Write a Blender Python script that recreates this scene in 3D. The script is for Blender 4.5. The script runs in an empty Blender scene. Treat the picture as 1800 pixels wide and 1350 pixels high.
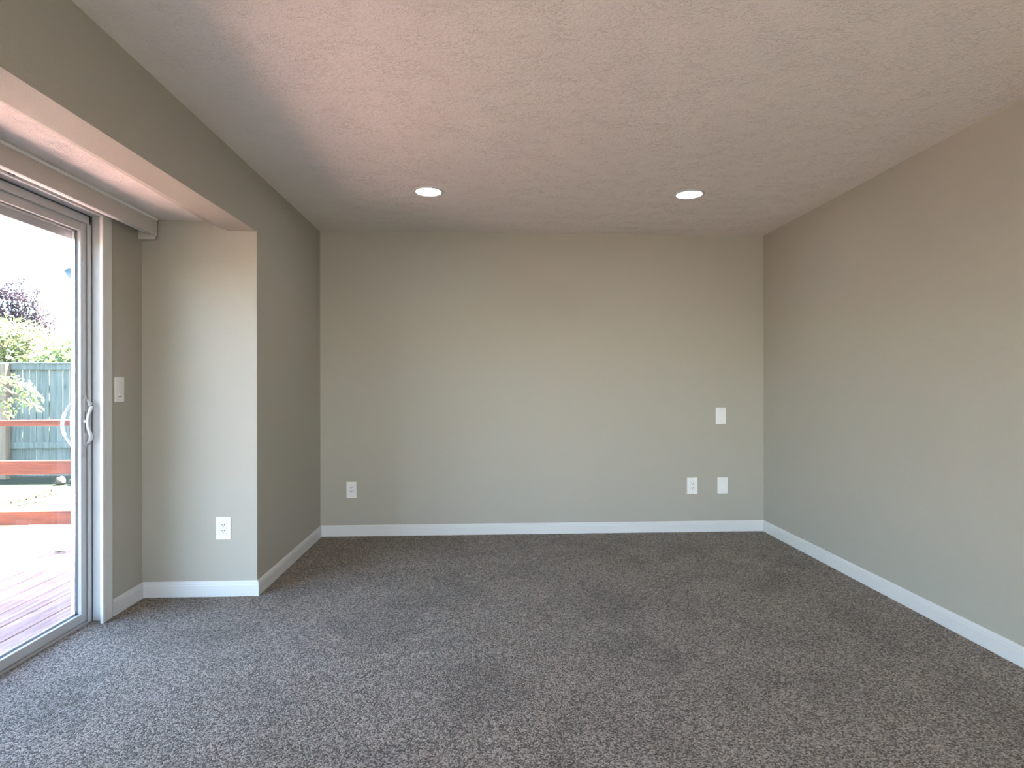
import bpy, bmesh, math, random
from mathutils import Vector, Matrix, noise

SC = bpy.context.scene
COL = SC.collection
PI = math.pi

# ------------------------------------------------------------------ camera
cam_d = bpy.data.cameras.new('camera')
cam_d.sensor_width = 36.0
cam_d.lens = 1060.0 / 1800.0 * 36.0
cam_d.clip_start = 0.05
cam_d.clip_end = 300
cam = bpy.data.objects.new('camera', cam_d)
COL.objects.link(cam)
YAW = math.atan(49 / 1060)
cam.matrix_world = (Matrix.Translation((0, 0, 1.217)) @ Matrix.Rotation(-YAW, 4, 'Z')
                    @ Matrix.Rotation(PI / 2, 4, 'X') @ Matrix.Rotation(-0.0015, 4, 'Z'))
SC.camera = cam

# ------------------------------------------------------------------ exposure
SC.view_settings.view_transform = 'Standard'
SC.view_settings.look = 'None'
SC.view_settings.exposure = 0.22
SC.view_settings.gamma = 1.0
SC.view_settings.use_curve_mapping = False

# ------------------------------------------------------------------ sky and sun
SUN_EL, SUN_AZ = math.radians(66), math.radians(43)       # sun stands over the fence (+Y)
world = bpy.data.worlds.new('sky')
SC.world = world
world.use_nodes = True
wn = world.node_tree
wn.nodes.clear()
sky = wn.nodes.new('ShaderNodeTexSky')
sky.sky_type = 'NISHITA'
sky.sun_disc = False
sky.sun_elevation = SUN_EL
sky.sun_rotation = SUN_AZ
sky.air_density = 1.0
sky.dust_density = 1.5
bg = wn.nodes.new('ShaderNodeBackground')
bg.inputs['Strength'].default_value = 3.3
wo = wn.nodes.new('ShaderNodeOutputWorld')
wn.links.new(sky.outputs[0], bg.inputs[0])
wn.links.new(bg.outputs[0], wo.inputs[0])

sun_d = bpy.data.lights.new('sun', 'SUN')
sun_d.energy = 215.0
sun_d.color = (1.0, 0.95, 0.87)
sun_d.angle = math.radians(0.6)
sun = bpy.data.objects.new('sun', sun_d)
COL.objects.link(sun)
sdir = Vector((-0.30, -0.32, -1.0))
sun.rotation_euler = sdir.to_track_quat('-Z', 'Y').to_euler()
sun.location = (-5, 12, 20)

# unseen fill lamp, added behind the camera to brighten ceiling and right wall
al = bpy.data.lights.new('rear_fill_light', 'AREA')
al.shape = 'RECTANGLE'
al.size, al.size_y = 2.6, 1.5
al.energy = 118.0
al.color = (1.0, 0.86, 0.74)
alo = bpy.data.objects.new('rear_fill_light', al)
COL.objects.link(alo)
alo.location = (-0.1, -2.4, 1.35)
alo.rotation_euler = (PI / 2 + 0.9, 0, -0.55)      # shines to +Y

CAN_EMIT = 45.0

# ------------------------------------------------------------------ helpers
def tag(o, label=None, cat=None, group=None, kind=None):
    if label: o['label'] = label
    if cat: o['category'] = cat
    if group: o['group'] = group
    if kind: o['kind'] = kind
    return o

def thing(name, loc, label, cat, group=None, kind=None, rot=(0, 0, 0)):
    o = bpy.data.objects.new(name, None)
    o.empty_display_size = 0.1
    COL.objects.link(o)
    o.location = loc
    o.rotation_euler = rot
    return tag(o, label, cat, group, kind)

class MB:
    """collects shapes and links them as one mesh object"""
    def __init__(s):
        s.bm = bmesh.new()
    def box(s, x0, x1, y0, y1, z0, z1):
        vs = [s.bm.verts.new(p) for p in ((x0, y0, z0), (x1, y0, z0), (x1, y1, z0), (x0, y1, z0),
                                          (x0, y0, z1), (x1, y0, z1), (x1, y1, z1), (x0, y1, z1))]
        for f in ((3, 2, 1, 0), (4, 5, 6, 7), (0, 1, 5, 4), (1, 2, 6, 5), (2, 3, 7, 6), (3, 0, 4, 7)):
            s.bm.faces.new([vs[i] for i in f])
        return s
    def loft(s, rings, cap=True, closed=True):
        """rings: list of equally long point lists"""
        R = [[s.bm.verts.new(p) for p in r] for r in rings]
        n = len(R[0])
        for a, b in zip(R, R[1:]):
            for i in range(n if closed else n - 1):
                j = (i + 1) % n
                s.bm.faces.new((a[i], a[j], b[j], b[i]))
        if cap:
            s.bm.faces.new(list(reversed(R[0])))
            s.bm.faces.new(R[-1])
        return s
    def prism_z(s, pts, z0, z1):
        return s.loft([[(x, y, z0) for x, y in pts], [(x, y, z1) for x, y in pts]])
    def prism_y(s, pts, y0, y1):
        return s.loft([[(x, y0, z) for x, z in pts], [(x, y1, z) for x, z in pts]])
    def prism_x(s, pts, x0, x1):
        return s.loft([[(x0, y, z) for y, z in pts], [(x1, y, z) for y, z in pts]])
    def tube(s, path, rad, n=10, flat=None):
        """round (or flattened) tube along path; rad a number or list"""
        rings = []
        m = len(path)
        for i, p in enumerate(path):
            p = Vector(p)
            t = Vector(path[min(i + 1, m - 1)]) - Vector(path[max(i - 1, 0)])
            t.normalize()
            a = Vector((0, 0, 1)) if abs(t.z) < 0.9 else Vector((0, 1, 0))
            u = t.cross(a).normalized(); v = t.cross(u).normalized()
            r = rad[i] if isinstance(rad, (list, tuple)) else rad
            ru, rv = (r, r) if flat is None else (r * flat[0], r * flat[1])
            rings.append([tuple(p + u * (ru * math.cos(2 * PI * k / n)) + v * (rv * math.sin(2 * PI * k / n))) for k in range(n)])
        return s.loft(rings)
    def lathe(s, prof, c=(0, 0, 0), n=40, cap=False):
        rings = [[(c[0] + r * math.cos(2 * PI * k / n), c[1] + r * math.sin(2 * PI * k / n), c[2] + z) for k in range(n)] for r, z in prof]
        return s.loft(rings, cap=cap)
    def quad(s, a, b, c, d):
        s.bm.faces.new([s.bm.verts.new(p) for p in (a, b, c, d)])
        return s
    def build(s, name, m, parent=None, bevel=0.0, smooth=False, seg=2):
        bmesh.ops.recalc_face_normals(s.bm, faces=s.bm.faces)
        me = bpy.data.meshes.new(name)
        s.bm.to_mesh(me); s.bm.free()
        o = bpy.data.objects.new(name, me)
        COL.objects.link(o)
        me.materials.append(m)
        if smooth:
            for p in me.polygons: p.use_smooth = True
        if bevel:
            b = o.modifiers.new('bevel', 'BEVEL')
            b.width = bevel; b.segments = seg; b.limit_method = 'ANGLE'; b.angle_limit = math.radians(35)
            b.harden_normals = False
        if parent: o.parent = parent
        return o

# ------------------------------------------------------------------ materials
class NT:
    def __init__(s, name):
        s.m = bpy.data.materials.new(name); s.m.use_nodes = True
        s.t = s.m.node_tree; s.t.nodes.clear()
        s.out = s.n('ShaderNodeOutputMaterial')
        s.co = s.n('ShaderNodeTexCoord').outputs['Object']
    def n(s, typ, **kw):
        nd = s.t.nodes.new(typ)
        for k, v in kw.items(): setattr(nd, k, v)
        return nd
    def l(s, a, b): s.t.links.new(a, b)
    def noise(s, scale, detail=3, rough=0.55, dist=0.0, vec=None):
        nd = s.n('ShaderNodeTexNoise')
        nd.inputs['Scale'].default_value = scale; nd.inputs['Detail'].default_value = detail
        nd.inputs['Roughness'].default_value = rough; nd.inputs['Distortion'].default_value = dist
        s.l(vec or s.co, nd.inputs['Vector'])
        return nd.outputs['Fac']
    def ramp(s, fac, stops):
        nd = s.n('ShaderNodeValToRGB')
        e = nd.color_ramp.elements
        while len(e) < len(stops): e.new(0.5)
        for el, (p, c) in zip(e, stops):
            el.position = p
            el.color = (c, c, c, 1) if isinstance(c, (int, float)) else (*c, 1)
        s.l(fac, nd.inputs['Fac'])
        return nd.outputs['Color']
    def math(s, op, a, b=None, c=None):
        nd = s.n('ShaderNodeMath', operation=op)
        for i, v in enumerate((a, b, c)):
            if v is None: continue
            if isinstance(v, (int, float)): nd.inputs[i].default_value = v
            else: s.l(v, nd.inputs[i])
        return nd.outputs[0]
    def mapping(s, scale, rot=(0, 0, 0)):
        nd = s.n('ShaderNodeMapping')
        nd.inputs['Scale'].default_value = scale; nd.inputs['Rotation'].default_value = rot
        s.l(s.co, nd.inputs['Vector'])
        return nd.outputs['Vector']
    def mix(s, fac, a, b):
        nd = s.n('ShaderNodeMix', data_type='RGBA')
        for i, v in ((0, fac), (6, a), (7, b)):
            if isinstance(v, (int, float)): nd.inputs[i].default_value = v
            elif isinstance(v, tuple): nd.inputs[i].default_value = (*v, 1)
            else: s.l(v, nd.inputs[i])
        return nd.outputs[2]
    def bump(s, h, strength, dist):
        nd = s.n('ShaderNodeBump')
        nd.inputs['Strength'].default_value = strength; nd.inputs['Distance'].default_value = dist
        s.l(h, nd.inputs['Height'])
        return nd.outputs['Normal']
    def bsdf(s, color, rough=0.5, spec=0.5, normal=None, **kw):
        p = s.n('ShaderNodeBsdfPrincipled')
        if isinstance(color, tuple): p.inputs['Base Color'].default_value = (*color, 1)
        else: s.l(color, p.inputs['Base Color'])
        p.inputs['Roughness'].default_value = rough
        p.inputs['Specular IOR Level'].default_value = spec
        if normal: s.l(normal, p.inputs['Normal'])
        for k, v in kw.items(): p.inputs[k].default_value = v
        s.l(p.outputs[0], s.out.inputs['Surface'])
        return s.m

def mat_paint(name, color):
    t = NT(name)
    h = t.noise(170, 3, 0.6)
    h2 = t.noise(45, 2, 0.5)
    hh = t.math('ADD', t.ramp(h, [(0.42, 0.0), (0.66, 1.0)]), t.math('MULTIPLY', h2, 0.6))
    return t.bsdf(color, 0.55, 0.25, t.bump(hh, 0.22, 0.0012))

def mat_ceiling(name, color):
    t = NT(name)
    # knockdown / skip-trowel plaster: scattered low ridges and fine grit
    v = t.mapping((0.75, 1.6, 1.0), (0, 0, 0.6))
    n1 = t.noise(26, 4, 0.62, 0.9, v)
    ridge = t.math('ABSOLUTE', t.math('SUBTRACT', n1, 0.5))
    ridge = t.ramp(ridge, [(0.0, 1.0), (0.035, 0.0)])
    mask = t.ramp(t.noise(7, 3, 0.6), [(0.44, 0.0), (0.6, 1.0)])
    ridge = t.math('MULTIPLY', ridge, mask)
    plate = t.ramp(t.noise(60, 4, 0.65, 0.5), [(0.45, 0.0), (0.58, 1.0)])
    grit = t.noise(240, 2, 0.6)
    h = t.math('ADD', t.math('MULTIPLY', ridge, 1.0), t.math('MULTIPLY', plate, 0.30))
    h = t.math('ADD', h, t.math('MULTIPLY', grit, 0.25))
    return t.bsdf(color, 0.75, 0.15, t.bump(h, 0.65, 0.0048))

def mat_carpet():
    t = NT('carpet')
    vor = t.n('ShaderNodeTexVoronoi'); vor.feature = 'F1'
    vor.inputs['Scale'].default_value = 185; vor.inputs['Randomness'].default_value = 1.0
    warp = t.n('ShaderNodeVectorMath', operation='ADD')
    wn_ = t.n('ShaderNodeTexNoise'); wn_.inputs['Scale'].default_value = 60
    t.l(t.co, wn_.inputs['Vector'])
    sc = t.n('ShaderNodeVectorMath', operation='SCALE'); sc.inputs['Scale'].default_value = 0.007
    t.l(wn_.outputs['Color'], sc.inputs[0]); t.l(t.co, warp.inputs[0]); t.l(sc.outputs[0], warp.inputs[1])
    t.l(warp.outputs[0], vor.inputs['Vector'])
    cell = t.n('ShaderNodeSeparateColor'); t.l(vor.outputs['Color'], cell.inputs[0])
    fib = t.noise(420, 2, 0.6)
    twist = t.math('ADD', t.math('MULTIPLY', cell.outputs[0], 0.62), t.math('MULTIPLY', fib, 0.38))
    col = t.ramp(twist, [(0.24, (0.085, 0.066, 0.050)), (0.5, (0.30, 0.246, 0.195)), (0.76, (0.64, 0.54, 0.44))])
    # nap brushed this way and that by feet and the vacuum cleaner
    nap = t.ramp(t.noise(2.3, 4, 0.62, 0.6), [(0.34, 0.76), (0.50, 0.98), (0.7, 1.08)])
    mul = t.n('ShaderNodeMix', data_type='RGBA', blend_type='MULTIPLY')
    mul.inputs[0].default_value = 1.0
    t.l(col, mul.inputs[6]); t.l(nap, mul.inputs[7])
    h = t.math('SUBTRACT', t.math('MULTIPLY', fib, 0.5), t.math('MULTIPLY', vor.outputs['Distance'], 1.1))
    return t.bsdf(mul.outputs[2], 0.95, 0.05, t.bump(h, 1.0, 0.011), **{'Sheen Weight': 0.25, 'Sheen Roughness': 0.5})

def mat_plain(name, color, rough=0.5, spec=0.5, metallic=0.0):
    t = NT(name)
    b = t.noise(35, 2)
    return t.bsdf(color, rough, spec, t.bump(b, 0.03, 0.001), Metallic=metallic)

def mat_wood(name, c0, c1, c2, axis='X', grain=9, knots=True, rough=0.6):
    t = NT(name)
    sc = {'X': (0.6, grain, grain), 'Y': (grain, 0.6, grain), 'Z': (grain, grain, 0.6)}[axis]
    v = t.mapping(sc)
    n1 = t.noise(2.2, 5, 0.6, 1.2, v)
    info = t.n('ShaderNodeObjectInfo')
    f = t.noise(6, 4, 0.6, 0.3, v)
    col = t.ramp(t.math('ADD', t.math('MULTIPLY', n1, 0.7), t.math('MULTIPLY', f, 0.3)),
                 [(0.37, c0), (0.5, c1), (0.61, c2)])
    if knots:
        k = t.n('ShaderNodeTexVoronoi'); k.inputs['Scale'].default_value = 2.1
        t.l(t.mapping({'X': (0.8, 2, 2), 'Y': (2, 0.8, 2), 'Z': (2, 2, 0.8)}[axis]), k.inputs['Vector'])
        kf = t.ramp(k.outputs['Distance'], [(0.035, 1.0), (0.085, 0.0)])
        col = t.mix(kf, col, tuple(x * 0.35 for x in c0))
    return t.bsdf(col, rough, 0.3, t.bump(n1, 0.2, 0.002))

def mat_leaf(name, ca, cb):
    t = NT(name)
    geo = t.n('ShaderNodeNewGeometry')
    col = t.mix(geo.outputs['Random Per Island'], ca, cb)
    p = t.n('ShaderNodeBsdfPrincipled'); t.l(col, p.inputs['Base Color']); p.inputs['Roughness'].default_value = 0.5
    tr = t.n('ShaderNodeBsdfTranslucent'); t.l(col, tr.inputs['Color'])
    mx = t.n('ShaderNodeMixShader'); mx.inputs[0].default_value = 0.4
    t.l(p.outputs[0], mx.inputs[1]); t.l(tr.outputs[0], mx.inputs[2]); t.l(mx.outputs[0], t.out.inputs['Surface'])
    return t.m

def mat_glass():
    t = NT('window_glass')
    fr = t.n('ShaderNodeFresnel')
    geo = t.n('ShaderNodeNewGeometry')
    # same reflectance from either side of the thin pane
    t.l(t.math('MULTIPLY_ADD', geo.outputs['Backfacing'], 1 / 1.32 - 1.32, 1.32), fr.inputs['IOR'])
    tr = t.n('ShaderNodeBsdfTransparent'); tr.inputs['Color'].default_value = (0.975, 0.99, 0.985, 1)
    gl = t.n('ShaderNodeBsdfGlossy'); gl.inputs['Roughness'].default_value = 0.0
    mx = t.n('ShaderNodeMixShader')
    t.l(fr.outputs[0], mx.inputs[0]); t.l(tr.outputs[0], mx.inputs[1]); t.l(gl.outputs[0], mx.inputs[2])
    t.l(mx.outputs[0], t.out.inputs['Surface'])
    return t.m

def mat_emit(name, color, strength):
    t = NT(name)
    e = t.n('ShaderNodeEmission'); e.inputs['Color'].default_value = (*color, 1); e.inputs['Strength'].default_value = strength
    t.l(e.outputs[0], t.out.inputs['Surface'])
    return t.m

def mat_grass():
    t = NT('lawn')
    n = t.noise(40, 5, 0.7)
    n2 = t.noise(1.6, 3)
    col = t.mix(n2, t.ramp(n, [(0.3, (0.0067, 0.0165, 0.0075)), (0.7, (0.0150, 0.0255, 0.0150))]), (0.0150, 0.0203, 0.0128))
    return t.bsdf(col, 0.9, 0.1, t.bump(n, 0.8, 0.02))

def mat_stone(name, a, b, scale=18):
    t = NT(name)
    n = t.noise(scale, 6, 0.65)
    return t.bsdf(t.ramp(n, [(0.3, a), (0.7, b)]), 0.85, 0.2, t.bump(n, 0.5, 0.01))

M = {
    'wall': mat_paint('wall_paint_taupe', (0.405, 0.382, 0.328)),
    'ceil': mat_ceiling('ceiling_plaster', (0.80, 0.745, 0.705)),
    'carpet': mat_carpet(),
    'trim': mat_plain('white_trim_paint', (0.65, 0.65, 0.64), 0.35, 0.4),
    'jamb': mat_plain('jamb_paint', (0.50, 0.50, 0.50), 0.45, 0.3),
    'vinyl': mat_plain('white_vinyl', (0.54, 0.54, 0.55), 0.3, 0.5),
    'spacer': mat_plain('spacer_grey', (0.30, 0.31, 0.36), 0.5, 0.4),
    'gasket': mat_plain('grey_gasket', (0.10, 0.11, 0.13), 0.6, 0.3),
    'plate': mat_plain('white_plastic', (0.80, 0.80, 0.79), 0.3, 0.5),
    'slot': mat_plain('dark_slot', (0.02, 0.02, 0.022), 0.6, 0.2),
    'screw': mat_plain('painted_screw', (0.62, 0.62, 0.61), 0.35, 0.5),
    'chrome': mat_plain('chrome', (0.62, 0.62, 0.62), 0.2, 0.5, 1.0),
    'handle': mat_plain('white_handle', (0.50, 0.50, 0.51), 0.22, 0.6),
    'glass': mat_glass(),
    'valance': mat_plain('valance_vinyl', (0.55, 0.52, 0.49), 0.5, 0.3),
    'lens': mat_emit('lamp_lens', (0.93, 0.98, 1.0), CAN_EMIT),
    'deck': mat_wood('deck_redwood', (0.14, 0.064, 0.050), (0.235, 0.130, 0.112), (0.30, 0.19, 0.168), 'Y', 8, True),
    'rail': mat_wood('rail_redwood', (0.036, 0.0068, 0.0022), (0.086, 0.0175, 0.0052), (0.135, 0.036, 0.012), 'X', 10, True),
    'fence': mat_wood('weathered_cedar', (0.048, 0.061, 0.054), (0.080, 0.094, 0.083), (0.115, 0.128, 0.114), 'Z', 10, True),
    'post': mat_wood('fence_post_wood', (0.095, 0.068, 0.043), (0.13, 0.095, 0.063), (0.16, 0.122, 0.085), 'Z', 10, False),
    'lawn': mat_grass(),
    'concrete': mat_stone('concrete', (0.5, 0.49, 0.46), (0.62, 0.61, 0.58), 12),
    'siding': mat_plain('exterior_siding', (0.5, 0.5, 0.48), 0.7, 0.2),
    'roof': mat_stone('roof_shingle', (0.045, 0.062, 0.075), (0.075, 0.10, 0.12), 30),
    'soffit': mat_plain('grey_soffit', (0.10, 0.12, 0.13), 0.7, 0.2),
    'bark': mat_stone('bark', (0.08, 0.06, 0.045), (0.17, 0.13, 0.10), 25),
    'leaf_yellow': mat_leaf('leaf_yellow_green', (0.0850, 0.1190, 0.0382), (0.1615, 0.1615, 0.0680)),
    'leaf_green': mat_leaf('leaf_green', (0.042, 0.092, 0.028), (0.125, 0.145, 0.045)),
    'leaf_purple': mat_leaf('leaf_purple', (0.045, 0.028, 0.045), (0.095, 0.055, 0.08)),
    'leaf_pale': mat_leaf('leaf_pale', (0.10, 0.14, 0.045), (0.16, 0.18, 0.08)),
    'tan': mat_stone('tan_rock', (0.05, 0.034, 0.02), (0.095, 0.07, 0.048)),
    'greyrock': mat_stone('grey_rock', (0.012, 0.014, 0.02), (0.03, 0.032, 0.042)),
    'chips': mat_leaf('wood_chip', (0.085, 0.044, 0.034), (0.14, 0.08, 0.062)),
    'dryleaf': mat_leaf('dry_leaf', (0.10, 0.08, 0.06), (0.2, 0.15, 0.1)),
}

# ------------------------------------------------------------------ room shell
XL, XR, YB, H = -1.31, 2.31, 4.89, 2.44       # left wall, right wall, back wall, ceiling
YREC, XD = 3.545, -1.955                      # end wall of the recess, door wall
YN, YREAR = 0.85, -2.60                       # near end wall of the recess, rear wall
ZRC = 2.160                                   # ceiling of the recess
DY0, DY1, DZ = 1.37, 3.222, 2.10              # rough opening of the sliding door
XO = -2.128                                   # outer face of the door wall

def struct(o): return tag(o, kind='structure')

# floor: carpet, in an L with the recess
pts = [(XL - .14, YREAR - .14), (XR + .14, YREAR - .14), (XR + .14, YB + .14), (XL - .14, YB + .14),
       (XL - .14, YREC + .05), (-2.02, YREC + .05), (-2.02, YN - .1), (XL - .14, YN - .1)]
struct(MB().prism_z(pts, -0.12, 0.0).build('floor', M['carpet']))
struct(MB().box(XL - .14, XR + .14, YREAR - .14, YB + .14, H, H + .16).build('ceiling', M['ceil']))
struct(MB().box(XO, -1.45, YN - .1, YREC + .12, ZRC, H + .16).build('ceiling_recess', M['ceil']))
struct(MB().box(XL - .14, XR + .14, YB, YB + .14, -.12, H + .16).build('wall_back', M['wall']))
struct(MB().box(XR, XR + .14, YREAR - .14, YB, -.12, H + .16).build('wall_right', M['wall']))

# left wall: plain wall beyond the recess, the header over the recess, plain wall near the camera
mb = MB()
mb.prism_z([(XL, YREC), (XL, YB + .07), (XL - .14, YB + .07), (XL - .14, YREC + .14)], -.12, H + .16)
def hdr(y):
    zb = 2.10 - 0.0108 * (YREC - y)
    return [(XL, y, zb), (XL, y, H + .16), (-1.61, y, H + .16), (-1.61, y, ZRC), (-1.467, y, zb)]
mb.loft([hdr(YN), hdr(YREC)])
mb.prism_z([(XL, YREAR - .14), (XL, YN), (XL - .14, YN), (XL - .14, YREAR - .14)], -.12, H + .16)
struct(mb.build('wall_left', M['wall']))
struct(MB().prism_z([(XL, YREC), (XL - .14, YREC + .14), (XO, YREC + .14), (XO, YREC)], -.12, H + .16).build('wall_recess', M['wall']))
struct(MB().prism_z([(XL, YN), (XL - .14, YN - .1), (XO, YN - .1), (XO, YN)], -.12, H + .16).build('wall_recess_near', M['wall']))
mb = MB()
mb.box(XO, XD, DY1, YREC + .02, -.3, H)
mb.box(XO, XD, YN - .02, DY0, -.3, H)
mb.box(XO, XD, DY0, DY1, DZ, H)
struct(mb.build('wall_door', M['wall']))
# unseen rear wall (behind the camera); its wide opening is added to admit light
mb = MB()
wx0, wx1, wz0, wz1 = -0.8, 2.0, 0.55, 2.15
mb.box(XL, wx0, YREAR - .14, YREAR, 0, H).box(wx1, XR, YREAR - .14, YREAR, 0, H)
mb.box(wx0, wx1, YREAR - .14, YREAR, 0, wz0).box(wx0, wx1, YREAR - .14, YREAR, wz1, H)
struct(mb.build('wall_rear', M['wall']))

# ------------------------------------------------------------------ baseboards
BBP = [(0.0, 0.0), (0.0125, 0.0), (0.0125, 0.062), (0.0105, 0.068), (0.0105, 0.074), (0.007, 0.081), (0.004, 0.087), (0.0, 0.087)]
def baseboard(name, p0, p1, nrm, m0, m1):
    """p0->p1 along the wall; nrm points into the room; m = +1 outside mitre, -1 inside mitre, 0 square"""
    p0, p1, nrm = Vector(p0), Vector(p1), Vector(nrm)
    d = (p1 - p0).normalized()
    r0, r1 = [], []
    for t, z in BBP:
        a = p0 + nrm * t - d * (t * m0)
        b = p1 + nrm * t + d * (t * m1)
        r0.append((a.x, a.y, z)); r1.append((b.x, b.y, z))
    o = MB().loft([r0, r1]).build(name, M['trim'])
    return struct(o)
baseboard('baseboard_back', (XL, YB), (XR, YB), (0, -1), -1, -1)
baseboard('baseboard_right', (XR, YREAR), (XR, YB), (-1, 0), -1, -1)
baseboard('baseboard_left', (XL, YREC), (XL, YB), (1, 0), 1, -1)
baseboard('baseboard_recess', (XD, YREC), (XL, YREC), (0, -1), -1, 1)
baseboard('baseboard_door_side', (XD, 3.262), (XD, YREC), (1, 0), 0, -1)
baseboard('baseboard_left_near', (XL, YREAR), (XL, YN), (1, 0), -1, 1)

# ------------------------------------------------------------------ door casing (trim_1)
CP = [(0.0, 0.0), (0.0, 0.013), (0.006, 0.016), (0.016, 0.0165), (0.022, 0.014), (0.075, 0.0125), (0.086, 0.010), (0.090, 0.0)]
mb = MB()
cy0, cy1, cz = 3.166, 1.425, 2.074
def cas(sy, yb):   # side casing profile, growing away from the opening
    return [(XD + t, yb + sy * w) for w, t in CP]
a = cas(1, cy0)
mb.loft([[(x, y, 0.0) for x, y in a], [(x, y, cz + (y - cy0)) for x, y in a]])
b = cas(-1, cy1)
mb.loft([[(x, y, 0.0) for x, y in b], [(x, y, cz + (cy1 - y)) for x, y in b]])
mb.loft([[(XD + t, cy1 - w, cz + w) for w, t in CP], [(XD + t, cy0 + w, cz + w) for w, t in CP]])
struct(mb.build('trim_1', M['trim']))

# ------------------------------------------------------------------ sliding door (door_1)
door = thing('door_1', (-2.03, 3.2, 0), None, None, kind='structure')
def dpart(mb, name, m, parent=door, **kw):
    o = mb.build(name, m, None, **kw)
    off = door.location
    o.data.transform(Matrix.Translation(-Vector(off)))
    o.parent = parent
    return o
# painted jamb liner
mb = MB()
mb.box(-2.018, XD + .001, 3.206, DY1, 0.0, DZ)
mb.box(-2.018, XD + .001, DY0, 1.386, 0.0, DZ)
mb.box(-2.018, XD + .001, 1.386, 3.206, 2.081, DZ)
dpart(mb, 'jamb', M['jamb'], bevel=.0015)
# dark caulk gap between jamb and vinyl frame
mb = MB()
mb.box(-2.021, -2.018, 3.2015, DY1, 0, 2.085).box(-2.021, -2.018, 1.386, 3.206, 2.0765, 2.085)
dpart(mb, 'caulk_line', M['gasket'])
# vinyl frame: inner flange, web, outer leg
mb = MB()
for (ya, yb, sgn) in ((3.2025, DY1, 1), (DY0, 1.39, -1)):
    fl = 3.186 if sgn > 0 else 1.406
    mb.box(-2.031, -2.0205, min(fl, yb if sgn > 0 else ya), max(fl, yb if sgn > 0 else ya), 0, 2.0755)
    mb.box(-2.108, -2.031, ya if sgn > 0 else DY0, yb if sgn > 0 else 1.39, -0.02, 2.0755)
    ol = 3.2 if sgn > 0 else 1.392
    mb.box(-2.122, -2.108, min(ol, yb if sgn > 0 else ya), max(ol, yb if sgn > 0 else ya), -.02, 2.0755)
mb.box(-2.031, -2.0205, 1.39, 3.2, 2.038, 2.0755)          # head flange
mb.box(-2.108, -2.031, DY0, DY1, 2.055, DZ)                # head web
mb.box(-2.122, -2.108, DY0, DY1, 1.962, DZ)                 # outer leg of the head
mb.box(-2.122, -2.026, DY0, DY1, -.05, 0.006)               # sill
mb.box(-2.121, -2.114, 1.39, 3.2, 0.006, 0.018)            # screen track
dpart(mb, 'frame', M['vinyl'], bevel=.0012)
# head stop seen through the glass
dpart(MB().box(-2.106, -2.090, 2.86, 2.90, 2.03, 2.056), 'roller_stop', M['gasket'], bevel=.002)

def panel(y0, y1, xin, xout, name, st=0.062, zb=0.055, ztop=2.058):
    p = bpy.data.objects.new(name, None); COL.objects.link(p); p.parent = door
    xm = (xin + xout) / 2
    z0, z1 = 0.010, ztop
    zr = ztop - 0.062
    def bead(mb, x0, x1, g):
        mb.box(x0, x1, y0 + g, y1 - g, 0, 0)
    def rim(mb, x0, x1, a, top_g):
        # rectangle ring between outer (y0,y1,z0,z1) and inner inset a
        mb.box(x0, x1, y1 - a, y1, z0, z1); mb.box(x0, x1, y0, y0 + a, z0, z1)
        mb.box(x0, x1, y0 + a, y1 - a, z0, zb + (a - st)); mb.box(x0, x1, y0 + a, y1 - a, zr - (a - st), z1)
    mb = MB(); rim(mb, xm + .004, xin, st, 0)
    rim(mb, xout, xm - .012, st, 0)
    o = dpart(mb, 'stiles_and_rails', M['vinyl'], p, bevel=.002)
    mb = MB(); rim(mb, xm - .012, xm + .004, st + 0.0, 0)
    dpart(mb, 'glazing_spacer', M['spacer'], p)
    # thin white glazing bead and aluminium spacer line, as seen at the stile edge
    mb = MB()
    for (xa, xb, g0, g1) in ((xm - .006, xm - .002, 0.0, 0.010),):
        mb.box(xa, xb, y1 - st - g1, y1 - st - g0, zb, zr); mb.box(xa, xb, y0 + st + g0, y0 + st + g1, zb, zr)
        mb.box(xa, xb, y0 + st, y1 - st, zb, zb + g1); mb.box(xa, xb, y0 + st, y1 - st, zr - g1, zr)
    dpart(mb, 'spacer_bar', M['chrome'], p)
    mb = MB()
    mb.box(xm + .0015, xm + .0035, y0 + st - .01, y1 - st + .01, zb - .01, zr + .01)
    mb.box(xm - .0115, xm - .0095, y0 + st - .01, y1 - st + .01, zb - .01, zr + .01)
    dpart(mb, 'glass', M['glass'], p)
    return p
sl = panel(2.275, 3.208, -2.036, -2.078, 'sliding_panel')
fx = panel(1.392, 2.335, -2.080, -2.112, 'fixed_panel')

# handle set on the stile: inner escutcheon + bowed grip, thumb lever, outer bow
hy = 3.172
mb = MB()
for k in range(1):
    prof = []
    for i in range(21):
        a = i / 20
        z = 0.896 + 0.262 * a
        w = 0.012 + 0.004 * abs(2 * a - 1) ** 2
        if a < .06: w *= math.sqrt(max(a, .004) / .06)
        if a > .94: w *= math.sqrt(max(1 - a, .004) / .06)
        prof.append((z, w))
    rings = [[(-2.036, hy - w, z), (-2.027, hy - w * .8, z), (-2.027, hy + w * .8, z), (-2.036, hy + w, z)] for z, w in prof]
    mb.loft(rings)
esc = dpart(mb, 'handle_plate', M['handle'], sl, smooth=False)
path, rad = [], []
for i in range(25):
    a = i / 24
    z = 0.915 + 0.226 * a
    s = math.sin(PI * a)
    x = -2.030 + 0.028 * min(1, s * 2.0) ** 0.7 - 0.008 * s ** 3
    y = hy + 0.010 - 0.026 * s ** 1.6
    path.append((x, y, z)); rad.append(0.0085 + 0.003 * (1 - s))
grip = dpart(MB().tube(path, rad, 12, (1.0, 0.75)), 'handle', M['handle'], sl, smooth=True)
mb = MB().box(-2.0285, -2.0262, hy - .0105, hy - .0065, .972, 1.082)
dpart(mb, 'handle_slot', M['gasket'], sl)
mb = MB().box(-2.030, -2.012, hy - .019, hy - .009, 1.025, 1.037)
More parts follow.
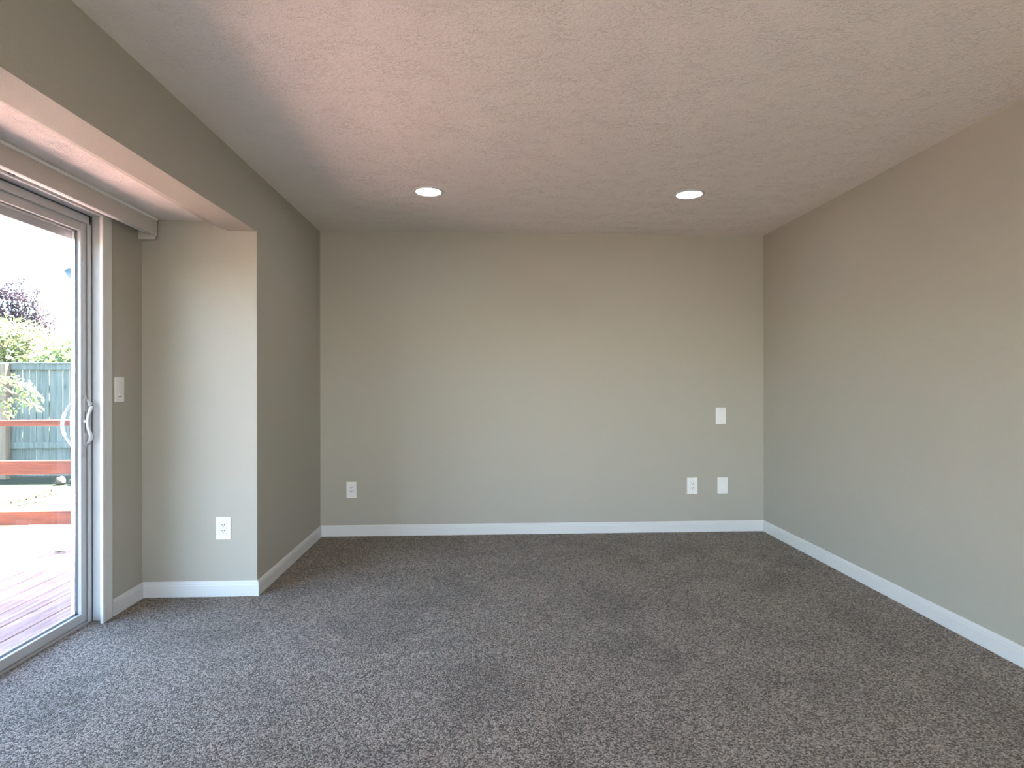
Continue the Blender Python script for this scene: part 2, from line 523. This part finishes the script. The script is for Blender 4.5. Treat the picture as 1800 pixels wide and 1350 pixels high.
dpart(mb, 'lock_lever', M['handle'], sl, bevel=.002)
path = []
for i in range(31):
    a = i / 30
    z = 0.895 + 0.24 * a
    s = math.sin(PI * a)
    path.append((-2.078 - 0.060 * s ** 0.75, 3.168 - .006 * s, z))
dpart(MB().tube(path, [0.013 - .003 * math.sin(PI * i / 30) for i in range(31)], 12, (1.0, 0.45)), 'outer_handle', M['handle'], sl, smooth=True)
dpart(MB().box(-2.094, -2.078, 3.150, 3.186, .955, 1.085), 'outer_handle_plate', M['handle'], sl, bevel=.003)

# ------------------------------------------------------------------ valance over the door
val = thing('window_valance', (-1.86, 2.3, 2.06), 'long off-white blind valance under the recess ceiling above the sliding door', 'valance')
def part(mb, name, m, parent, origin, **kw):
    o = mb.build(name, m, None, **kw)
    o.data.transform(Matrix.Translation(-Vector(origin)))
    o.parent = parent
    return o
VO = val.location
vy0, vy1 = 1.05, 3.517
part(MB().box(-1.861, -1.855, vy0, vy1, 2.064, 2.146), 'front_board', M['valance'], val, VO, bevel=.001)
part(MB().prism_y([(-1.861, 2.146), (-1.853, 2.146), (-1.848, 2.1575), (-1.861, 2.1575)], vy0, vy1), 'top_painted_light', M['plate'], val, VO)  # whiter strip, painted stand-in for the light along the valance top
part(MB().box(-1.953, -1.8615, vy1 - .012, vy1, 2.040, 2.148), 'return_board', M['valance'], val, VO, bevel=.001)
part(MB().box(-1.953, -1.8615, vy0, vy0 + .012, 2.046, 2.148), 'return_board', M['valance'], val, VO, bevel=.001)
part(MB().prism_y([(-1.8680, 2.0605), (-1.8535, 2.0605), (-1.8535, 2.0645), (-1.8680, 2.0645)], vy0, vy1), 'bottom_bead', M['vinyl'], val, VO)
part(MB().box(-1.898, -1.868, vy0 + .03, vy1 - .04, 2.066, 2.082), 'headrail', M['plate'], val, VO, bevel=.002)
part(MB().box(-1.912, -1.898, 2.515, 2.540, 2.062, 2.080), 'vane_clip', M['gasket'], val, VO, bevel=.002)
for yy in (2.815, 3.505):
    part(MB().lathe([(0.0005, 0), (0.0035, .0005), (0.004, .003)], (-1.858, yy, 2.0585), 12), 'screw', M['plate'], val, VO)

# ------------------------------------------------------------------ wall plates
def on_wall(root_name, loc, rz, label, cat, group=None):
    return thing(root_name, loc, label, cat, group, rot=(0, 0, rz))
# local frame: plate in the XZ plane, facing -Y, back at y=0
def plate_bm(w, h, d=0.006):
    b = 0.004
    mb = MB()
    ring = lambda hw, hh, y: [(-hw, y, -hh), (hw, y, -hh), (hw, y, hh), (-hw, y, hh)]
    mb.loft([ring(w / 2, h / 2, 0), ring(w / 2, h / 2, -d * .45), ring(w / 2 - b, h / 2 - b, -d)])
    return mb
def screw(parent, z, d=0.006):
    mb = MB()
    n = 14
    rings = [[(r * math.cos(2 * PI * k / n), y, z + r * math.sin(2 * PI * k / n)) for k in range(n)] for r, y in ((.0032, -d + .0005), (.0030, -d - .0008), (.0015, -d - .0012))]
    mb.loft(rings)
    return mb.build('screw', M['screw'], parent)
def outlet(name, loc, rz, label, w=0.086, h=0.132):
    t = on_wall(name, loc, rz, label, 'outlet', 'duplex outlets low on the walls')
    plate_bm(w, h).build('cover_plate', M['plate'], t)
    rc = MB().box(-.0175, .0175, -.0078, -.004, -.0345, .0345).build('receptacle', M['plate'], t, bevel=.0015)
    mb = MB()
    for s in (-1, 1):
        mb.box(s * .0192 - .0011, s * .0192 + .0011, -.0063, -.005, -.036, .036)
        mb.box(-.0195, .0195, -.0063, -.005, s * .0366 - .0008, s * .0366 + .0008)
    mb.build('receptacle_gap', M['screw'], t)
    for zc in (0.019, -0.014):
        for sx in (-1, 1):
            MB().box(sx * .0066 - .0018, sx * .0066 + .0018, -.0082, -.0070, zc - .0045 + .003, zc + .0045 + .003).build('slot', M['slot'], rc)
        mb = MB(); n = 12
        mb.loft([[(.0031 * math.cos(2 * PI * k / n), y, zc - .0075 + .0031 * math.sin(2 * PI * k / n)) for k in range(n)] for y in (-.007, -.0082)])
        mb.build('ground_hole', M['slot'], rc)
    screw(t, h / 2 - .016); screw(t, -h / 2 + .016)
    return t
outlet('power_outlet', (-1.064, YB, .370), 0, 'white duplex outlet at the left end of the back wall', .080, .130)
outlet('power_outlet', (1.710, YB, .376), 0, 'white duplex outlet beside the lower blank plate at the right of the back wall', .088, .136)
outlet('power_outlet', (-1.499, YREC, .389), 0, 'white duplex outlet on the end wall of the door recess', .084, .130)

t = on_wall('blank_wall_plate', (1.965, YB, .377), 0, 'lower white blank cover plate near the right corner of the back wall', 'wall plate', 'blank plates on the back wall')
plate_bm(.087, .134).build('cover_plate', M['plate'], t); screw(t, .046); screw(t, -.046)
t = on_wall('blank_wall_plate', (1.950, YB, .952), 0, 'upper white blank cover plate with inset panel at the right of the back wall', 'wall plate', 'blank plates on the back wall')
plate_bm(.086, .136).build('cover_plate', M['plate'], t)
MB().box(-.0175, .0175, -.0072, -.004, -.0345, .0345).build('blank_insert', M['plate'], t, bevel=.001)
screw(t, .049); screw(t, -.049)

t = on_wall('light_switch', (XD, 3.326, 1.190), -PI / 2, 'white rocker light switch on the wall right of the sliding door', 'light switch')
t.rotation_euler = (0, 0, PI / 2)
plate_bm(.080, .133).build('cover_plate', M['plate'], t)
mb = MB()
for s in (-1, 1):
    mb.box(s * .0180 - .0010, s * .0180 + .0010, -.0064, -.005, -.034, .034)
    mb.box(-.018, .018, -.0064, -.005, s * .034 - .001, s * .034 + .001)
mb.build('rocker_gap', M['screw'], t)
mb = MB()
mb.prism_x([(-.005, -.033), (-.0105, -.033), (-.0068, 0.0), (-.0085, .033), (-.005, .033)], -.0165, .0165)
rk = mb.build('rocker', M['plate'], t, bevel=.0008)
MB().box(-.0125, .0085, -.0080, -.005, -.0395, -.0372).build('dimmer_slot', M['slot'], t)

# ------------------------------------------------------------------ recessed ceiling lights
def can(x, y, label):
    t = thing('recessed_light', (x, y, H), label, 'ceiling light', 'recessed ceiling lights')
    MB().lathe([(.098, 0.0), (.0975, -.003), (.094, -.0055), (.084, -.0065), (.079, -.004), (.077, -.001)], n=56).build('trim_ring', M['vinyl'], t, smooth=True)
    MB().lathe([(.0775, -.0012), (.070, -.0022), (.045, -.0030), (.0005, -.0034)], n=56, cap=False).build('lens', M['lens'], t, smooth=True)
    return t
can(-.351, 3.850, 'round recessed ceiling light nearer the sliding door, switched on')
can(1.324, 3.835, 'round recessed ceiling light nearer the right wall, switched on')

# ------------------------------------------------------------------ outdoors
ZG, ZDK = -0.27, -0.10
struct(MB().box(-45, 25, -20, 60, ZG - .3, ZG).build('ground_lawn', M['lawn']))
# deck: boards along Y
mb = MB()
x = -2.165
rng = random.Random(4)
while x > -6.9:
    y1 = 5.12
    mb.box(x - .147, x, -1.5, y1, ZDK - .038, ZDK)
    x -= .1535
struct(mb.build('deck_floor', M['deck'], bevel=.004, seg=1))
mb = MB()
for yy in (-1.0, .6, 2.2, 3.8, 5.02): mb.box(-6.9, -2.2, yy, yy + .05, ZG, ZDK - .038)
struct(mb.build('deck_joists', M['post']))
# railing
rl = thing('deck_railing', (-3.7, 5.07, ZDK), 'red-stained wooden deck railing of three horizontal boards outside the glass door', 'railing')
RO = rl.location
def board(z0, z1, y0=5.055, y1=5.093): 
    return MB().box(-6.88, -2.25, y0, y1, z0, z1)
part(board(.881, .930), 'rail', M['rail'], rl, RO, bevel=.004)
part(board(.489, .600), 'rail', M['rail'], rl, RO, bevel=.004)
part(board(.079, .190), 'rail', M['rail'], rl, RO, bevel=.004)
for px in (-6.83, -4.95, -3.08, -2.30):
    part(MB().box(px - .045, px + .045, 5.093, 5.18, ZG, .92), 'post', M['rail'], rl, RO, bevel=.004)
# house outside: outer wall, and the roof whose eave and far end shade the near part of the deck
struct(MB().box(-2.165, -1.47, YREC + .15, 5.06, ZG, 2.62).build('wall_exterior', M['siding']))
struct(MB().loft([[(-2.78, y, 2.56), (-2.78, y, 2.72), (0.5, y, 5.1), (3.8, y, 2.72), (3.8, y, 2.56), (0.5, y, 2.62)] for y in (-6.0, 5.29)]).build('roof', M['roof']))

# fence along the garden end
YF = 9.9
fn = thing('wooden_fence', (-7.5, YF, ZG), 'weathered grey-green board fence along the end of the garden', 'fence')
FO = fn.location
mb = MB()
rng = random.Random(11)
x = -22.0
while x < -2.5:
    w = .094 + rng.uniform(-.004, .006)
    mb.box(x, x + w, YF + .045, YF + .062, ZG + .03, 1.545 + rng.uniform(-.006, .006))
    x += w + rng.choice((.004, .009, .012, .012))
part(mb, 'board_panel', M['fence'], fn, FO)
part(MB().box(-22, -2.5, YF + .007, YF + .045, 1.455, 1.548), 'top_rail', M['fence'], fn, FO, bevel=.004)
part(MB().box(-22, -2.5, YF - .01, YF + .08, 1.548, 1.566), 'cap_board', M['fence'], fn, FO, bevel=.004)
part(MB().box(-22, -2.5, YF + .007, YF + .045, .205, .30), 'middle_rail', M['fence'], fn, FO, bevel=.004)
for px in (-21.6, -19.3, -16.9, -14.6, -12.2, -9.9, -7.545, -5.2, -2.9):
    part(MB().box(px - .045, px + .045, YF - .085, YF + .007, ZG, 1.548), 'post', M['post'], fn, FO, bevel=.004)

# leaves ----------------------------------------------------------
def leaf_cloud(mb, pts, size, rng, drop=0.35):
    bm = mb.bm
    for p in pts:
        L = size * rng.uniform(.6, 1.25); W = L * rng.uniform(.38, .55)
        d = Vector((rng.gauss(0, 1), rng.gauss(0, 1), rng.gauss(-drop, .6))).normalized()
        up = Vector((rng.gauss(0, .5), rng.gauss(0, .5), 1))
        s = d.cross(up)
        if s.length < 1e-3: continue
        s.normalize(); n = s.cross(d)
        p = Vector(p)
        a, b = p, p + d * L
        m1 = p + d * L * .45 + s * W * .5 + n * L * .06
        m2 = p + d * L * .45 - s * W * .5 + n * L * .06
        va, v1, vb, v2 = [bm.verts.new(q) for q in (a, m1, b, m2)]
        bm.faces.new((va, v1, vb)); bm.faces.new((va, vb, v2))

def blobs_points(blobs, n, rng, shell=.55):
    out = []
    tot = sum(r[0] * r[1] * r[2] for _, r in blobs) if blobs else 1
    for c, r in blobs:
        k = int(n * r[0] * r[1] * r[2] / tot)
        for _ in range(k):
            v = Vector((rng.gauss(0, 1), rng.gauss(0, 1), rng.gauss(0, 1))).normalized() * (rng.uniform(shell ** 3, 1) ** (1 / 3))
            out.append((c[0] + v.x * r[0], c[1] + v.y * r[1], c[2] + v.z * r[2]))
    return out

def branch_tubes(mb, base, ends, r0, rng):
    for e in ends:
        b, e = Vector(base), Vector(e)
        path = []
        for i in range(7):
            a = i / 6
            q = b.lerp(e, a) + Vector((rng.uniform(-.05, .05), rng.uniform(-.05, .05), .15 * math.sin(PI * a))) * (1 if 0 < i < 6 else 0)
            path.append(q)
        mb.tube(path, [r0 * (1 - .85 * i / 6) + .004 for i in range(7)], 6)

def tree(name, base, fork, blobs, nleaf, size, leafmat, label, cat, seed, shell=.5, drop=.3, limb=.05):
    rng = random.Random(seed)
    t = thing(name, base, label, cat, 'trees and shrubs in the garden')
    mb = MB()
    mb.tube([base, Vector(base).lerp(Vector(fork), .5) + Vector((.05, .03, 0)), fork], [.09, .075, .06], 8)
    branch_tubes(mb, fork, [c for c, _ in blobs], limb, rng)
    part(mb, 'trunk', M['bark'], t, base, smooth=True)
    mb = MB()
    leaf_cloud(mb, blobs_points(blobs, nleaf, rng, shell), size, rng, drop)
    part(mb, 'foliage', leafmat, t, base)
    return t

def bushblobs(x0, x1, y, z0, ztop, seed, r=.55, n=26):
    rng = random.Random(seed); out = []
    for i in range(n):
        a = (i + .5) / n
        xx = x0 + (x1 - x0) * a + rng.uniform(-.2, .2)
        zz = rng.uniform(z0, ztop(xx))
        out.append(((xx, y + rng.uniform(-.3, .3), zz), (r * rng.uniform(.7, 1.2), r, r * rng.uniform(.6, 1.0))))
    return out
tree('shrub', (-9.6, 12.4, ZG), (-9.6, 12.4, .8), bushblobs(-10.85, -8.65, 12.4, .6, lambda x: 2.30, 3, .5, 34), 9000, .125, M['leaf_yellow'],
     'bright yellow-green shrub rising above the left part of the fence', 'shrub', 21)
tree('shrub', (-7.1, 10.9, ZG), (-7.1, 10.9, .8), bushblobs(-7.75, -6.2, 10.9, .6, lambda x: 1.86, 5, .45, 26), 6500, .125, M['leaf_green'],
     'green shrub above the fence beside the door frame', 'shrub', 22)
tree('tree', (-14.4, 15.6, ZG), (-14.2, 15.6, 1.4), bushblobs(-14.9, -13.1, 15.6, 1.7, lambda x: 3.65, 8, .6, 16), 5000, .15, M['leaf_green'],
     'tall green tree at the left edge of the glass', 'tree', 23)
pb = []
rngp = random.Random(6)
for (px, pz, rr) in ((-11.0, 3.45, .22), (-10.75, 3.25, .28), (-10.4, 3.3, .30), (-10.05, 3.1, .32), (-10.2, 3.55, .2), (-9.75, 3.35, .18),
                     (-10.45, 2.85, .34), (-10.0, 2.7, .32), (-9.7, 2.85, .22), (-9.55, 2.6, .26), (-10.9, 2.8, .3), (-9.3, 2.95, .12), (-9.9, 3.62, .12), (-9.45, 2.4, .22)):
    pb.append(((px - .25, 14.0, pz), (rr * 1.25, rr, rr * .62)))
tree('plum_tree', (-10.4, 14.1, ZG), (-10.5, 14.1, 1.9), pb, 9500, .062, M['leaf_purple'],
     'purple-leaved plum tree standing behind the shrubs beyond the fence', 'tree', 24, shell=.2, limb=.016)
# young tree standing left of view, two drooping sprays of leaves before the fence
sp = []
for (px, pz, a, b) in ((-5.62, 1.27, .16, .09), (-5.45, 1.2, .14, .10), (-5.36, 1.08, .12, .10), (-5.32, .97, .08, .07), (-5.5, 1.05, .10, .06), (-5.75, 1.02, .14, .09), (-5.58, .95, .09, .07), (-5.66, .88, .06, .05),
                       (-5.9, 1.2, .25, .2), (-6.3, 1.6, .4, .35), (-6.6, 2.1, .45, .35), (-6.0, 1.6, .2, .2)):
    sp.append(((px, 7.4, pz), (a, .12, b)))
tree('young_tree', (-6.7, 7.4, ZG), (-6.6, 7.4, 1.3), sp, 1500, .075, M['leaf_pale'],
     'young tree with pale green leaf sprays hanging in front of the fence', 'tree', 25, shell=.2, drop=.9, limb=.02)

# concrete path, stones, chips
mb = MB()
mb.prism_z([(-4.3, 5.25), (-4.50, 5.80), (-4.62, 6.2), (-4.80, 6.62), (-4.9, 7.1), (-3.0, 7.3), (-2.2, 7.0), (-2.2, 5.2)], ZG - .02, ZG + .012)
struct(mb.build('ground_path', M['concrete']))
def rock(loc, r, m, label, seed):
    bm = bmesh.new()
    bmesh.ops.create_icosphere(bm, subdivisions=3, radius=1)
    for v in bm.verts:
        d = 1 + .35 * noise.noise(v.co * 1.3 + Vector((seed, 0, 0))) + .12 * noise.noise(v.co * 4 + Vector((0, seed, 0)))
        v.co = Vector((v.co.x * r[0] * d, v.co.y * r[1] * d, v.co.z * r[2] * d))
    me = bpy.data.meshes.new('garden_rock'); bm.to_mesh(me); bm.free()
    zmin = min(v.co.z for v in me.vertices)
    o = bpy.data.objects.new('garden_rock', me); COL.objects.link(o)
    o.location = (loc[0], loc[1], ZG - zmin - .012); me.materials.append(m)
    return tag(o, label, 'rock', 'rocks on the lawn')
rock((-6.28, 9.25), (.07, .06, .065), M['tan'], 'small tan rock on the lawn before the fence', 3)
rock((-6.02, 9.25), (.14, .08, .055), M['greyrock'], 'low dark grey rock beside the tan rock on the lawn', 7)
mb = MB()
rng = random.Random(9)
pts = []
for _ in range(260):
    a = rng.random()
    pts.append((-5.72 - .30 * a + rng.gauss(0, .11), 7.7 + .9 * a + rng.gauss(0, .12), ZG + .012))
leaf_cloud(mb, pts, .05, rng, 0)
tag(mb.build('wood_chips', M['chips']), 'scattered reddish wood chips in a streak across the lawn', 'wood chips', kind='stuff')
mb = MB()
rng = random.Random(2)
path = [(-3.325 + .035 * (i - 2) * .6, 4.885 + .01 * math.sin(i), ZDK + .008 + .004 * (i % 2)) for i in range(5)]
mb.tube(path, .004, 6)
leaf_cloud(mb, [(-3.33, 4.885, ZDK + .012), (-3.31, 4.90, ZDK + .014), (-3.35, 4.88, ZDK + .012)], .05, rng, 0)
tag(mb.build('fallen_leaf', M['dryleaf']), 'dry brown leaf lying on the sunlit deck boards', 'leaf')

# neighbour's house: an eave corner shows at the edge of the glass
nh = thing('neighbour_house', (-8.5, 22.5, ZG), 'blue-grey roof eave of the house beyond the garden beside the door frame', 'house')
NO = nh.location
part(MB().box(-13.62, -4, 21.5, 27, ZG, 5.0), 'wall', M['siding'], nh, NO)
part(MB().prism_y([(-14.17, 5.06), (-14.06, 5.13), (-13.93, 5.155), (-8.8, 7.3), (-3.6, 5.15), (-3.6, 5.0), (-13.6, 5.0), (-13.93, 4.98)], 21, 27.4), 'roof', M['roof'], nh, NO)
part(MB().prism_y([(-14.165, 5.055), (-13.93, 4.98), (-13.60, 4.99), (-13.60, 4.45), (-13.66, 4.45)], 21.0, 27.4), 'soffit', M['soffit'], nh, NO)
